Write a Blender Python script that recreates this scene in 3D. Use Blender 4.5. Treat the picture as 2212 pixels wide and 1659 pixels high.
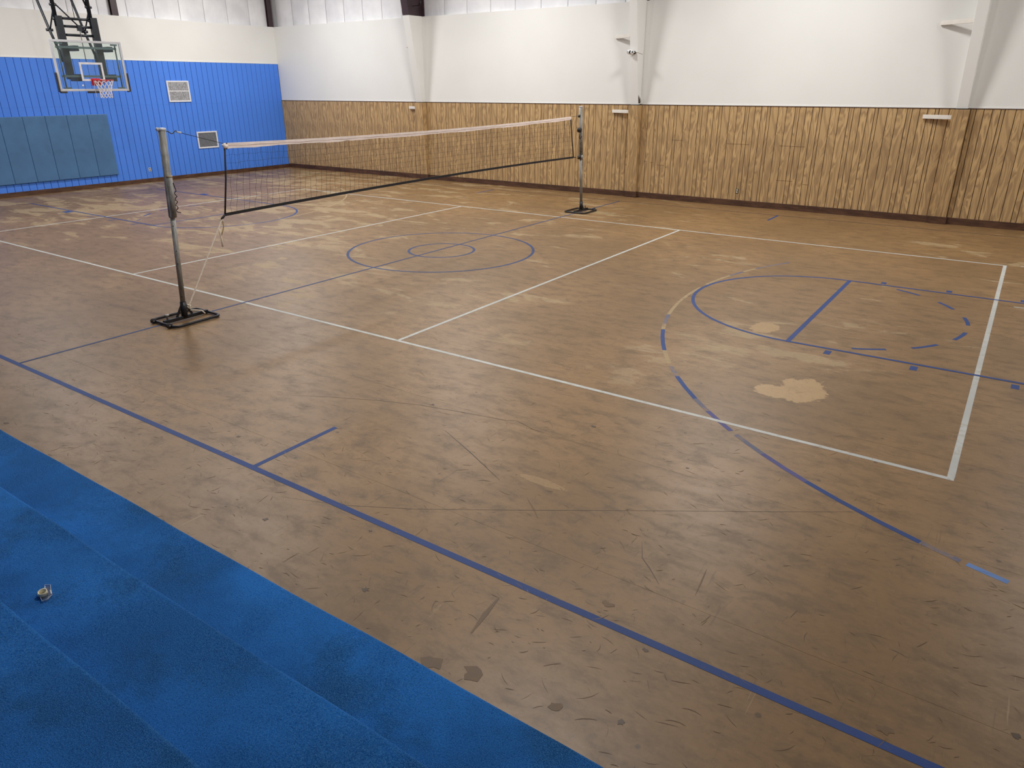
import bpy, math, random
from mathutils import Vector, Matrix
random.seed(7)
for o in list(bpy.data.objects):
    bpy.data.objects.remove(o, do_unlink=True)
scene = bpy.context.scene
COL = scene.collection
# ------------------------------------------------------------------ camera
FPX, IMG_W = 1549.47, 2212.0
cam_d = bpy.data.cameras.new('camera'); cam = bpy.data.objects.new('camera', cam_d); COL.objects.link(cam)
cam_d.sensor_fit = 'HORIZONTAL'; cam_d.sensor_width = 36.0; cam_d.lens = 36.0 * FPX / IMG_W
cam_d.clip_start = 0.05; cam_d.clip_end = 200
cam.location = (9.2101, -9.2845, 2.9769)
cam.rotation_euler = (math.radians(67.448), math.radians(0.165), math.radians(34.762))
scene.camera = cam
# ------------------------------------------------------------------ world, exposure
scene.view_settings.view_transform = 'Standard'; scene.view_settings.look = 'None'
scene.view_settings.gamma = 1.0; scene.view_settings.use_curve_mapping = False
scene.view_settings.exposure = 0.0
w = bpy.data.worlds.new('world'); scene.world = w; w.use_nodes = True
w.node_tree.nodes['Background'].inputs[0].default_value = (0.5, 0.5, 0.5, 1)
w.node_tree.nodes['Background'].inputs[1].default_value = 0.02
# ------------------------------------------------------------------ high bay lamps, one per bay and row
LAMPS = [(-11.0, 6.3, 365, 1.5), (-3.6, 6.3, 365, 1.5), (4.2, 6.3, 365, 1.5), (12.0, 6.3, 250, 1.5),
         (-11.0, -1.5, 265, .45), (-3.6, -1.5, 280, .45), (5.0, -3.0, 330, .6)]   # x, y, watts, disc size
for lx, ly, lw, lsz in LAMPS:
    ld = bpy.data.lights.new('high_bay_lamp', 'AREA'); ld.shape = 'DISK'; ld.size = lsz
    ld.energy = lw; ld.color = (1.0, 0.985, 0.955)
    lo = bpy.data.objects.new('high_bay_lamp', ld); COL.objects.link(lo); lo.location = (lx, ly, 7.3)

# ================================================================== helpers
class MB:
    def __init__(s): s.v = []; s.f = []; s.smooth = set()
    def add(s, vs, fs, smooth=False):
        b = len(s.v); s.v += [tuple(p) for p in vs]
        for f in fs:
            if smooth: s.smooth.add(len(s.f))
            s.f.append(tuple(i + b for i in f))
        return s
    def hexa(s, c):   # 8 corners: bottom 4 ccw, top 4 ccw
        return s.add(c, [(3,2,1,0),(4,5,6,7),(0,1,5,4),(1,2,6,5),(2,3,7,6),(3,0,4,7)])
    def box(s, a, b):
        x0,x1 = sorted((a[0],b[0])); y0,y1 = sorted((a[1],b[1])); z0,z1 = sorted((a[2],b[2]))
        return s.hexa([(x0,y0,z0),(x1,y0,z0),(x1,y1,z0),(x0,y1,z0),(x0,y0,z1),(x1,y0,z1),(x1,y1,z1),(x0,y1,z1)])
    def bar(s, p0, p1, wx, wz, up=(0,0,1)):   # rectangular bar between two points
        p0, p1 = Vector(p0), Vector(p1); d = (p1-p0).normalized()
        u = Vector(up)
        if abs(d.dot(u)) > .98: u = Vector((1,0,0))
        r = d.cross(u).normalized()*wx/2; t = r.cross(d).normalized()*wz/2
        c = [p0-r-t, p0+r-t, p0+r+t, p0-r+t]; e = [q+(p1-p0) for q in c]
        return s.add(c+e, [(3,2,1,0),(4,5,6,7),(0,1,5,4),(1,2,6,5),(2,3,7,6),(3,0,4,7)])
    def tube(s, pts, r, n=8, closed=False, caps=True):
        P = [Vector(p) for p in pts]; m = len(P); rr = r if isinstance(r,(list,tuple)) else [r]*m
        prev = None; vs = []
        for i, p in enumerate(P):
            if closed: d = (P[(i+1)%m]-P[i-1])
            else: d = P[min(i+1,m-1)]-P[max(i-1,0)]
            d.normalize()
            if prev is None:
                a = Vector((0,0,1)) if abs(d.z) < .9 else Vector((1,0,0))
            else: a = prev
            u = a - d*a.dot(d)
            if u.length < 1e-6: u = d.orthogonal()
            u.normalize(); prev = u; w_ = d.cross(u)
            for k in range(n):
                t = 2*math.pi*(k+.5)/n
                vs.append(p + (u*math.cos(t)+w_*math.sin(t))*rr[i])
        fs = []
        for i in range(m if closed else m-1):
            j = (i+1) % m
            for k in range(n):
                l = (k+1) % n
                fs.append((i*n+k, i*n+l, j*n+l, j*n+k))
        s.add(vs, fs, smooth=n > 5)
        if caps and not closed:
            b = len(s.v)-len(vs)
            s.f.append(tuple(b+k for k in reversed(range(n)))); s.f.append(tuple(b+(m-1)*n+k for k in range(n)))
        return s
    def lathe(s, prof, origin, axis=(0,0,1), n=24):
        ax = Vector(axis).normalized(); u = ax.orthogonal().normalized(); v = ax.cross(u); o = Vector(origin)
        vs = []
        for r, h in prof:
            for k in range(n):
                t = 2*math.pi*k/n; vs.append(o+ax*h+(u*math.cos(t)+v*math.sin(t))*r)
        fs = []
        for i in range(len(prof)-1):
            for k in range(n):
                l = (k+1) % n; fs.append((i*n+k, i*n+l, (i+1)*n+l, (i+1)*n+k))
        b = len(s.v); s.add(vs, fs, smooth=True)
        if prof[0][0] > 1e-6: s.f.append(tuple(b+k for k in reversed(range(n))))
        if prof[-1][0] > 1e-6: s.f.append(tuple(b+(len(prof)-1)*n+k for k in range(n)))
        return s
    def prism(s, poly, z0, z1):
        n = len(poly)
        vs = [(x,y,z0) for x,y in poly]+[(x,y,z1) for x,y in poly]
        return s.add(vs, [tuple(reversed(range(n))), tuple(range(n,2*n))]+[(i,(i+1)%n,n+(i+1)%n,n+i) for i in range(n)])
    def arc(s, cx, cy, r, a0, a1, wd, z0, z1, n=None):
        n = n or max(2, int(abs(a1-a0)/2.5))
        vs = []
        for i in range(n+1):
            t = math.radians(a0+(a1-a0)*i/n); c, q = math.cos(t), math.sin(t)
            for rr in (r-wd/2, r+wd/2):
                for z in (z0, z1): vs.append((cx+rr*c, cy+rr*q, z))
        fs = []
        for i in range(n):
            a, b = i*4, i*4+4
            fs += [(a+1,a+3,b+3,b+1),(a,b,b+2,a+2),(a,a+1,b+1,b),(a+2,b+2,b+3,a+3)]
        fs += [(0,2,3,1),(n*4,n*4+1,n*4+3,n*4+2)]
        return s.add(vs, fs)
def world_loc(o):
    v = Vector((0,0,0))
    while o is not None: v += o.location; o = o.parent
    return v
def obj(name, mb, mat, parent=None, bevel=0, label=None, kind=None, loc=None):
    base = world_loc(parent) if parent else Vector((0,0,0))
    o_l = Vector(loc) if loc is not None else base
    me = bpy.data.meshes.new(name)
    me.from_pydata([tuple(Vector(p)-o_l) for p in mb.v], [], mb.f)
    for i in mb.smooth: me.polygons[i].use_smooth = True
    me.materials.append(mat); me.update()
    o = bpy.data.objects.new(name, me); COL.objects.link(o)
    o.parent = parent; o.location = o_l-base
    if bevel:
        m = o.modifiers.new('bevel', 'BEVEL'); m.width = bevel; m.segments = 2; m.limit_method = 'ANGLE'
    if label: o['label'] = label
    if kind: o['kind'] = kind
    return o
def tag(o, label, cat, group=None):
    o['label'] = label; o['category'] = cat
    if group: o['group'] = group
    return o
def thing(name, label, cat, loc, group=None):
    o = bpy.data.objects.new(name, None); COL.objects.link(o); o.location = loc; o.empty_display_size = .1
    return tag(o, label, cat, group)
def struct(name, mb, mat, **k): return obj(name, mb, mat, kind='structure', **k)
def share(name, me, parent, loc, rot=None):
    o = bpy.data.objects.new(name, me); COL.objects.link(o); o.parent = parent; o.location = loc
    if rot: o.rotation_euler = rot
    return o

# ================================================================== materials
class NT:
    def __init__(s, name):
        s.m = bpy.data.materials.new(name); s.m.use_nodes = True; s.t = s.m.node_tree; s.t.nodes.clear()
        s.out = s.n('ShaderNodeOutputMaterial'); s.p = s.n('ShaderNodeBsdfPrincipled'); s.l(s.p.outputs[0], s.out.inputs[0])
    def n(s, t, **k):
        x = s.t.nodes.new(t)
        for a, b in k.items(): setattr(x, a, b)
        return x
    def l(s, a, b): s.t.links.new(a, b)
    def inp(s, sock, v):
        if v is None: return
        if isinstance(v, bpy.types.NodeSocket): s.l(v, sock)
        elif isinstance(v, (tuple, list)) and len(v) == 3 and sock.type == 'RGBA': sock.default_value = (*v, 1)
        else: sock.default_value = v
    def math(s, op, a, b=None, c=None, clamp=False):
        x = s.n('ShaderNodeMath', operation=op, use_clamp=clamp)
        for i, v in enumerate((a, b, c)): s.inp(x.inputs[i], v)
        return x.outputs[0]
    def mix(s, f, a, b, mode='MIX'):
        x = s.n('ShaderNodeMix', data_type='RGBA', blend_type=mode)
        s.inp(x.inputs[0], f); s.inp(x.inputs[6], a); s.inp(x.inputs[7], b); return x.outputs[2]
    def ramp(s, f, a, b):   # smooth 0..1 between a and b
        x = s.n('ShaderNodeMapRange', interpolation_type='SMOOTHSTEP'); s.inp(x.inputs[0], f); s.inp(x.inputs[1], a); s.inp(x.inputs[2], b)
        return x.outputs[0]
    def pos(s): return s.n('ShaderNodeNewGeometry').outputs['Position']
    def objc(s): return s.n('ShaderNodeTexCoord').outputs['Object']
    def map(s, v, scale=(1,1,1), rot=(0,0,0), loc=(0,0,0)):
        x = s.n('ShaderNodeMapping'); s.l(v, x.inputs[0]); x.inputs[1].default_value = loc; x.inputs[2].default_value = rot; x.inputs[3].default_value = scale
        return x.outputs[0]
    def noise(s, v, scale, detail=4, rough=.5, dist=0.0, col=False):
        x = s.n('ShaderNodeTexNoise'); s.l(v, x.inputs['Vector'])
        x.inputs['Scale'].default_value = scale; x.inputs['Detail'].default_value = detail; x.inputs['Roughness'].default_value = rough; x.inputs['Distortion'].default_value = dist
        return x.outputs[1 if col else 0]
    def sep(s, v):
        x = s.n('ShaderNodeSeparateXYZ'); s.l(v, x.inputs[0]); return x.outputs
    def comb(s, x_, y_, z_):
        x = s.n('ShaderNodeCombineXYZ')
        for i, v in enumerate((x_, y_, z_)): s.inp(x.inputs[i], v)
        return x.outputs[0]
    def bump(s, h, strength=.3, dist=.01):
        x = s.n('ShaderNodeBump'); x.inputs['Strength'].default_value = strength; x.inputs['Distance'].default_value = dist
        s.l(h, x.inputs['Height']); s.l(x.outputs[0], s.p.inputs['Normal'])
    def set(s, color=None, rough=None, metal=None, spec=None, **k):
        s.inp(s.p.inputs['Base Color'], color); s.inp(s.p.inputs['Roughness'], rough); s.inp(s.p.inputs['Metallic'], metal); s.inp(s.p.inputs['Specular IOR Level'], spec)
        for a, b in k.items(): s.inp(s.p.inputs[a.replace('_', ' ')], b)
        return s.m
def srgb(r, g, b):
    f = lambda c: (c/255/12.92) if c/255 <= .04045 else ((c/255+.055)/1.055)**2.4
    return (f(r), f(g), f(b))
def plain(name, col, rough=.5, metal=0, var=.12, scale=8, bump=0, spec=.5, bscale=None):
    t = NT(name); p = t.objc(); nz = t.noise(p, scale, 5, .6)
    c2 = tuple(x*(1-var) for x in col); c1 = tuple(min(1, x*(1+var*.6)) for x in col)
    c = t.mix(t.ramp(nz, .3, .7), c2, c1)
    if bump: t.bump(t.noise(p, bscale or scale*6, 3), bump, .004)
    r = t.math('MULTIPLY_ADD', nz, .2, rough-.1)
    return t.set(c, r, metal, spec)

def mat_floor():
    t = NT('floor_sheet_worn'); P = t.pos(); S = t.sep(P)
    a = t.noise(P, .45, 6, .6); b = t.noise(t.map(P, (1.6, 3.2, 1)), 1.9, 10, .70, .3)
    base = t.mix(t.ramp(a, .35, .65), srgb(126,98,64), srgb(142,111,74))
    base = t.mix(t.ramp(b, .42, .70), base, srgb(107,83,54))
    # worn-through tan streaks, mostly over the middle and the far side of the court
    st = t.noise(t.map(P, (.55, 1.25, 1), (0, 0, .12)), 1.5, 10, .68, .5)
    big = t.noise(P, .22, 3, .5)
    far = t.ramp(S[1], -5.2, -.5)
    lft = t.ramp(S[0], 9.0, -9.0)
    thr = t.math('SUBTRACT', .685, t.math('ADD', t.math('MULTIPLY', far, .07), t.math('MULTIPLY', lft, .09)))
    thr = t.math('ADD', thr, t.math('MULTIPLY', t.math('SUBTRACT', .5, big), .35))
    wn = t.ramp(t.math('SUBTRACT', st, thr), -.015, .05)
    wn = t.math('MULTIPLY', wn, t.math('MULTIPLY_ADD', far, .8, .12))
    base = t.mix(t.math('MULTIPLY', wn, .68), base, srgb(166,145,110))
    # two spots where the finish is gone
    wob = t.math('SUBTRACT', t.noise(P, 5.0, 8, .72), .5)
    def blob(cx, cy, rx, ry, k=1.5):
        dx = t.math('DIVIDE', t.math('SUBTRACT', S[0], cx), rx); dy = t.math('DIVIDE', t.math('SUBTRACT', S[1], cy), ry)
        d = t.math('SQRT', t.math('ADD', t.math('MULTIPLY', dx, dx), t.math('MULTIPLY', dy, dy)))
        return t.ramp(t.math('ADD', d, t.math('MULTIPLY', wob, k)), 1.03, .93)
    spots = t.math('MAXIMUM', t.math('MAXIMUM', blob(7.75, -1.80, .24, .36), blob(7.52, -2.0, .22, .17)), t.math('MULTIPLY', blob(6.78, .10, .17, .24), .85))
    spots = t.math('MAXIMUM', spots, t.math('MULTIPLY', blob(6.5, -4.97, .22, .05), .5))
    base = t.mix(spots, base, srgb(170,140,98))
    # dark grime blotches
    gr = t.noise(t.map(P, (1.2, 2.0, 1)), .8, 8, .7)
    base = t.mix(t.math('MULTIPLY', t.ramp(gr, .56, .72), .25), base, srgb(84,66,50))
    fn = t.noise(t.map(P, (1, 1.5, 1)), 16, 8, .72); base = t.mix(t.math('MULTIPLY', t.ramp(fn, .50, .72), .38), base, srgb(86,67,46))
    base = t.mix(t.math('MULTIPLY', t.ramp(fn, .46, .28), .30), base, srgb(158,131,94))
    # short scuffs and scratches in several directions
    near = t.ramp(S[1], 3.0, -4.0)
    for k, (rot, sc, col, th, am) in enumerate(((.5, (22, 2.2, 1), (70,52,40), .665, .3), (2.1, (28, 2.6, 1), (74,56,44), .67, .3), (1.35, (18, 2.6, 1), (66,50,40), .675, .3), (2.8, (30, 2.0, 1), (190,168,134), .70, .25))):
        q = t.map(P, sc, (0, 0, rot), (k*7.3, k*3.1, 0)); nn = t.noise(q, 1.0, 3, .5, 1.2)
        msk = t.ramp(t.noise(P, .9+.3*k, 3, .5), .42, .62)
        f = t.math('MULTIPLY', t.math('MULTIPLY', t.ramp(nn, th, th+.05), msk), t.math('MULTIPLY_ADD', near, am*.75, am*.25))
        base = t.mix(f, base, srgb(*col))
    vo = t.n('ShaderNodeTexVoronoi'); t.l(t.map(P, (1, 1, 0)), vo.inputs['Vector']); vo.inputs['Scale'].default_value = 2.6
    sp = t.math('MULTIPLY', t.ramp(t.math('ADD', vo.outputs['Distance'], t.math('MULTIPLY', wob, .06)), .055, .03), t.math('GREATER_THAN', t.sep(vo.outputs['Color'])[0], .45))
    base = t.mix(t.math('MULTIPLY', sp, .6), base, srgb(58,46,38))
    rg = t.math('MULTIPLY_ADD', b, .20, .33)
    rg = t.math('ADD', rg, t.math('MULTIPLY', wn, .12))
    t.bump(t.noise(P, 14, 6, .6), .10, .01)
    return t.set(base, rg, 0, .42)
def mat_carpet():
    t = NT('blue_carpet'); P = t.pos()
    a = t.noise(P, 1.3, 6, .6); f = t.noise(P, 260, 3, .7); m = t.noise(P, 110, 5, .7)
    c = t.mix(t.ramp(a, .35, .68), srgb(17,84,156), srgb(34,116,206))
    c = t.mix(t.math('MULTIPLY', t.ramp(t.noise(t.map(P, (1,1,1), (0,0,0), (3,8,0)), 2.1, 7, .65), .48, .70), .7), c, srgb(14,62,104))
    c = t.mix(t.math('MULTIPLY', t.ramp(f, .42, .66), .65), c, srgb(84,150,212))
    c = t.mix(t.math('MULTIPLY', t.ramp(m, .46, .7), .55), c, srgb(6,48,100))
    t.bump(t.math('ADD', f, t.math('MULTIPLY', m, .8)), .8, .006)
    return t.set(c, .95, 0, .04, Sheen_Weight=.04, Sheen_Roughness=.5)
def mat_wall(name, col, var=.04):
    t = NT(name); P = t.pos()
    c = t.mix(t.ramp(t.noise(P, .6, 4), .3, .7), tuple(x*(1-var) for x in col), col)
    c = t.mix(t.math('MULTIPLY', t.ramp(t.noise(P, 3, 8, .7), .66, .8), .10), c, srgb(170,160,140))
    t.bump(t.noise(P, 90, 4, .6), .12, .003)
    return t.set(c, .55, 0, .3)
PERIOD = 1.238
def mat_wood():
    t = NT('printed_wood_panelling'); S = t.sep(t.pos())
    oi = t.n('ShaderNodeObjectInfo').outputs['Object Index']
    # the printed figure repeats from sheet to sheet, each strip has its own figure
    xm = t.math('ADD', t.math('MODULO', t.math('ADD', t.math('ADD', S[0], t.math('MULTIPLY', S[1], .6)), PERIOD*40), PERIOD), t.math('MULTIPLY', oi, 3.37))
    q = t.comb(t.math('MULTIPLY', xm, 5.2), t.math('MULTIPLY', oi, 1.7), t.math('MULTIPLY', S[2], .85))
    n1 = t.noise(q, 1.0, 2, .45, 1.4)
    rings = t.math('FRACT', t.math('MULTIPLY', n1, 5.5))
    tri = t.math('ABSOLUTE', t.math('MULTIPLY_ADD', rings, 2.0, -1.0))
    fine = t.noise(t.comb(t.math('MULTIPLY', xm, 60), oi, t.math('MULTIPLY', S[2], 2.2)), 1.0, 4, .6)
    c = t.mix(t.ramp(tri, .05, .95), srgb(160,131,94), srgb(202,169,121))
    c = t.mix(t.ramp(n1, .40, .75), c, srgb(168,138,98))
    c = t.mix(t.math('MULTIPLY', t.ramp(fine, .50, .75), .22), c, srgb(120,96,66))
    big = t.noise(t.comb(t.math('MULTIPLY', S[0], .5), 0, t.math('MULTIPLY', S[2], .4)), 1.0, 3)
    c = t.mix(t.math('MULTIPLY', t.ramp(big, .5, .75), .25), c, srgb(134,109,78))
    t.bump(fine, .06, .002)
    return t.set(c, .42, 0, .4)
def mat_insul():
    t = NT('white_vinyl_insulation'); P = t.pos()
    c = t.mix(t.ramp(t.noise(P, 1.3, 4), .3, .7), srgb(222,222,226), srgb(240,240,242))
    wv = t.noise(t.map(P, (6, 6, .8)), 1.0, 4, .6, .6)
    t.bump(wv, .5, .03)
    return t.set(c, .45, 0, .5)
def mat_pole():
    t = NT('galvanised_steel'); p = t.objc()
    c = t.mix(t.ramp(t.noise(t.map(p, (1, 1, .25)), 14, 6, .7), .35, .7), srgb(120,118,112), srgb(166,164,158))
    c = t.mix(t.math('MULTIPLY', t.ramp(t.noise(p, 5, 5, .7), .58, .72), .5), c, srgb(92,78,62))
    return t.set(c, .55, .15, .5)
def mat_glass():
    t = NT('backboard_glass'); t.t.nodes.remove(t.p)
    tr = t.n('ShaderNodeBsdfTransparent'); tr.inputs[0].default_value = (.90, .955, .95, 1)
    gl = t.n('ShaderNodeBsdfGlossy'); gl.inputs['Roughness'].default_value = .03; gl.inputs[0].default_value = (.9, .95, .95, 1)
    fr = t.n('ShaderNodeFresnel'); fr.inputs[0].default_value = 1.3
    df = t.n('ShaderNodeBsdfDiffuse'); df.inputs[0].default_value = (.7, .76, .76, 1)
    m0 = t.n('ShaderNodeMixShader'); m0.inputs[0].default_value = .02
    mx = t.n('ShaderNodeMixShader'); t.l(fr.outputs[0], mx.inputs[0])
    t.l(tr.outputs[0], m0.inputs[1]); t.l(df.outputs[0], m0.inputs[2])
    t.l(m0.outputs[0], mx.inputs[1]); t.l(gl.outputs[0], mx.inputs[2]); t.l(mx.outputs[0], t.out.inputs[0])
    return t.m
def mat_clear():
    t = NT('clear_plastic'); t.t.nodes.remove(t.p)
    tr = t.n('ShaderNodeBsdfTransparent'); tr.inputs[0].default_value = (.86, .9, .94, 1)
    gl = t.n('ShaderNodeBsdfGlossy'); gl.inputs[0].default_value = (.9, .93, .97, 1); gl.inputs['Roughness'].default_value = .2
    lw = t.n('ShaderNodeLayerWeight'); lw.inputs[0].default_value = .35
    f = t.math('MULTIPLY_ADD', lw.outputs['Fresnel'], .6, .06, clamp=True)
    mx = t.n('ShaderNodeMixShader'); t.l(f, mx.inputs[0]); t.l(tr.outputs[0], mx.inputs[1]); t.l(gl.outputs[0], mx.inputs[2]); t.l(mx.outputs[0], t.out.inputs[0])
    return t.m
def mat_tape(name, col, worn, amount=.3, thr=.55):
    t = NT(name); P = t.pos()
    n = t.noise(P, 9, 8, .75); c = t.mix(t.math('MULTIPLY', t.ramp(n, thr-.08, thr+.12), amount), col, worn)
    c = t.mix(t.ramp(t.noise(P, 1.2, 3), .35, .65), tuple(x*.88 for x in c_tuple(col)), c)
    t.bump(t.noise(P, 30, 5, .6), .25, .004)
    return t.set(c, .6, 0, .3)
def c_tuple(c): return tuple(c)
def mat_baseboard():
    t = NT('brown_baseboard_wood'); P = t.pos()
    c = t.mix(t.ramp(t.noise(t.map(P, (1, 1, 5)), 2.5, 6, .65), .35, .7), srgb(70,46,34), srgb(98,68,50))
    c = t.mix(t.math('MULTIPLY', t.ramp(t.noise(P, 12, 6, .7), .64, .72), .5), c, srgb(150,126,102))
    return t.set(c, .5, 0, .4)
M_FLOOR = mat_floor(); M_CARPET = mat_carpet(); M_WOOD = mat_wood()
M_WHITE = mat_wall('cream_wall_paint', srgb(232,232,229)); M_BLUE = mat_wall('blue_wall_paint', srgb(79,136,238), .05)
M_BLUEGAP = plain('blue_paint_in_grooves', srgb(30,60,130), .7); M_WOODGAP = plain('dark_panel_groove', srgb(52,36,24), .7)
M_INSUL = mat_insul(); M_STEEL = plain('plum_brown_steel_paint', srgb(62,44,50), .45, 0, .2, 3)
M_BASE = mat_baseboard(); M_TRIM = plain('cream_painted_wood', srgb(226,221,212), .5, 0, .06, 5)
M_SUB = plain('dark_subfloor', srgb(50,38,28), .8)
M_ROOF = plain('white_roof_liner', srgb(206,206,208), .6, 0, .05, 2)
M_PAD = plain('teal_blue_vinyl_pad', srgb(72,115,160), .5, 0, .10, 2.5, .08, .5, 30)
M_POLE = mat_pole(); M_BLACK = plain('black_powder_coat', srgb(34,34,38), .4, .2, .2, 10); M_RUBBER = plain('dark_rubber', srgb(44,42,42), .7, 0, .2, 20)
M_BAND = plain('pale_vinyl_net_band', srgb(246,232,226), .5, 0, .08, 6, .35, .5, 25); M_CORD = plain('black_net_cord', srgb(26,26,32), .7)
M_ROPE = plain('cream_cotton_rope', srgb(236,222,200), .8, 0, .12, 60); M_TWINE = plain('yellow_brown_twine', srgb(150,124,70), .8)
M_GLASS = mat_glass(); M_ALU = plain('silver_board_frame', srgb(206,208,214), .4, .1, .06, 6); M_MARK = plain('white_board_marking', srgb(232,232,236), .5)
M_TUBE = plain('black_steel_tube', srgb(40,44,50), .38, .3, .2, 4); M_GREYT = plain('grey_steel_channel', srgb(116,130,132), .4, .5, .12, 6)
M_PADEDGE = plain('dark_foam_edge_padding', srgb(56,54,52), .7, 0, .2, 8)
M_RED = plain('red_rim_paint', srgb(196,34,40), .35, 0, .12, 12); M_NET = plain('white_net_cord', srgb(232,226,230), .7, 0, .08)
M_VENTW = plain('white_vent_frame', srgb(232,232,236), .45, 0, .05); M_VENTD = plain('dark_vent_inside', srgb(30,32,38), .8); M_VENTG = plain('grey_vent_slat', srgb(176,178,184), .5, 0, .35, 16)
M_VENTS = plain('dark_grey_vent_slat', srgb(130,134,142), .5, 0, .1)
M_PLATE = plain('pale_outlet_plate', srgb(214,210,196), .4); M_PLATED = plain('brown_metal_outlet_plate', srgb(84,70,52), .4, .3)
M_LENS = plain('black_lens_glass', srgb(14,14,18), .12, 0, .05); M_SHELL = plain('white_plastic_shell', srgb(232,232,232), .35, 0, .04)
M_ROLL = plain('cream_adhesive_tape_roll', srgb(226,218,184), .4, 0, .06, 60); M_CLEAR = mat_clear()
M_WTAPE = mat_tape('white_floor_tape', srgb(190,192,188), srgb(150,140,122), .6, .55)
M_BTAPE = mat_tape('blue_floor_tape', srgb(42,68,126), srgb(86,88,108), .4, .6)
M_BGREY = mat_tape('grey_blue_floor_paint', srgb(50,68,112), srgb(92,90,100), .35, .62)
M_BVIO = mat_tape('violet_blue_floor_tape', srgb(78,78,130), srgb(96,86,112), .5, .52)
M_BLIGHT = mat_tape('pale_blue_floor_tape', srgb(100,134,190), srgb(130,130,150), .5, .55)
M_BFADE = mat_tape('faded_blue_floor_paint', srgb(98,100,122), srgb(140,116,90), .95, .46)
M_TANP = mat_tape('peeled_tan_line', srgb(166,144,108), srgb(132,112,88), .9, .50)
M_DARKL = mat_tape('dark_navy_thin_line', srgb(62,56,62), srgb(104,84,64), .6, .5)
M_SCUFF = plain('brown_scratch', srgb(98,64,38), .6)

# ================================================================== room shell
XL, YF, XR, YB = -15.2, 10.22, 15.4, -12.6
WOOD_TOP, BLUE_TOP, WHITE_TOP, EAVE = 2.50, 3.78, 5.03, 7.4
# floor: sub floor with five-foot sheets laid across it
floor = struct('floor', MB().box((XL-.3, YB-.2, -.12), (XR+.2, YF+.3, -.004)), M_SUB)
y = -5.73 - 1.524*5
while y < YF+.1:
    a, b = max(y+.0008, YB), min(y+1.524-.0008, YF+.02)
    if b > a: obj('floor_sheet', MB().box((XL, a, -.0039), (XR, b, 0)), M_FLOOR, floor)
    y += 1.524
ZL0, ZL1 = .0002, .0012
def line(x0, y0, x1, y1, wd, mat, label, dz=0, name='court_line'):
    d = Vector((x1-x0, y1-y0)); n = Vector((-d.y, d.x)).normalized()*wd/2
    poly = [(x0-n.x, y0-n.y), (x1-n.x, y1-n.y), (x1+n.x, y1+n.y), (x0+n.x, y0+n.y)]
    return obj(name, MB().prism(poly, ZL0+dz, ZL1+dz), mat, floor, label=label)
# volleyball court, white tape
YN, YFA, A, LX = -3.04, 6.06, 3.1, 9.23
line(-9.45, YN, LX+.025, YN, .05, M_WTAPE, 'white tape sideline on the near side')
line(-9.45, YFA, LX+.025, YFA, .05, M_WTAPE, 'white tape sideline on the far side')
line(LX, YN+.025, LX, YFA-.025, .055, M_WTAPE, 'white tape end line at the right')
line(-9.45, YN+.025, -9.45, YFA-.025, .05, M_WTAPE, 'white tape end line at the left')
line(A, YN+.025, A, YFA-.025, .05, M_WTAPE, 'white tape attack line right of the net')
line(-A, YN+.025, -A, YFA-.025, .05, M_WTAPE, 'white tape attack line left of the net')
for q in ((9.46, 6.135, 9.62, 6.12), (9.46, 3.1, 9.60, 3.098)): line(*q, .03, M_WTAPE, None, name='tape_scrap')
# basketball court, blue
Z2 = .0011
line(-13.4, -6.155, 12.95, -6.155, .055, M_BTAPE, 'blue sideline beside the carpeted steps')
line(-13.4, 9.25, 12.95, 9.25, .035, M_DARKL, 'thin dark sideline in front of the wood panelling')
line(0, -6.127, 0, 9.23, .04, M_BGREY, 'grey blue centre line under the net', Z2)
line(-13.4, -6.127, -13.4, 9.23, .04, M_DARKL, 'dark end line in front of the blue wall')
obj('court_circle', MB().arc(.06, 1.453, 1.805, 0, 360, .05, ZL0, ZL1, 120), M_BGREY, floor, label='large grey blue centre circle')
obj('court_circle', MB().arc(.06, 1.453, .64, 0, 360, .05, ZL0, ZL1, 72), M_BGREY, floor, label='small grey blue circle inside the centre circle')
for x0, yy0, yy1, yt0, yt1, lb in ((4.35, -6.127, -5.22, 8.4, 9.23, 'right'), (-4.35, -6.127, -5.22, 8.4, 9.23, 'left')):
    line(x0, yy0, x0, yy1, .05, M_BTAPE, 'short blue coach mark off the near sideline, %s half' % lb)
    line(x0, yt0, x0, yt1, .05, M_BTAPE, 'short blue coach mark off the far sideline, %s half' % lb)
# right key
KX, KY0, KY1, KC = 7.18, -.29, 3.385, 1.5475
line(KX-.02, KY0, 12.95, KY0, .05, M_BTAPE, 'near blue lane line of the right key', Z2)
line(KX-.02, KY1, 12.95, KY1, .05, M_BTAPE, 'far blue lane line of the right key', Z2)
line(KX, KY0+.025, KX, KY1-.025, .06, M_BTAPE, 'blue free throw line of the right key')
obj('court_arc', MB().arc(KX, KC, 1.8375, 90, 270, .05, ZL0, .0010, 60), M_BTAPE, floor, label='blue half circle above the right free throw line')
for a0, a1 in ((-66.7, -54), (-43.3, -30.6), (-19.3, -6.1), (5.5, 17.8), (30.3, 42), (54, 66.5)):
    obj('court_dash', MB().arc(KX, KC, 1.82, a0, a1, .05, ZL0, ZL1, 5), M_BTAPE, floor)
for bx in (7.69, 8.62, 9.59, 10.9): 
    line(bx, KY0-.08, bx, KY0-.22, .075, M_BTAPE, None, name='lane_block')
    line(bx-.02, KY1+.08, bx-.02, KY1+.20, .075, M_BTAPE, None, name='lane_block')
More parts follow.
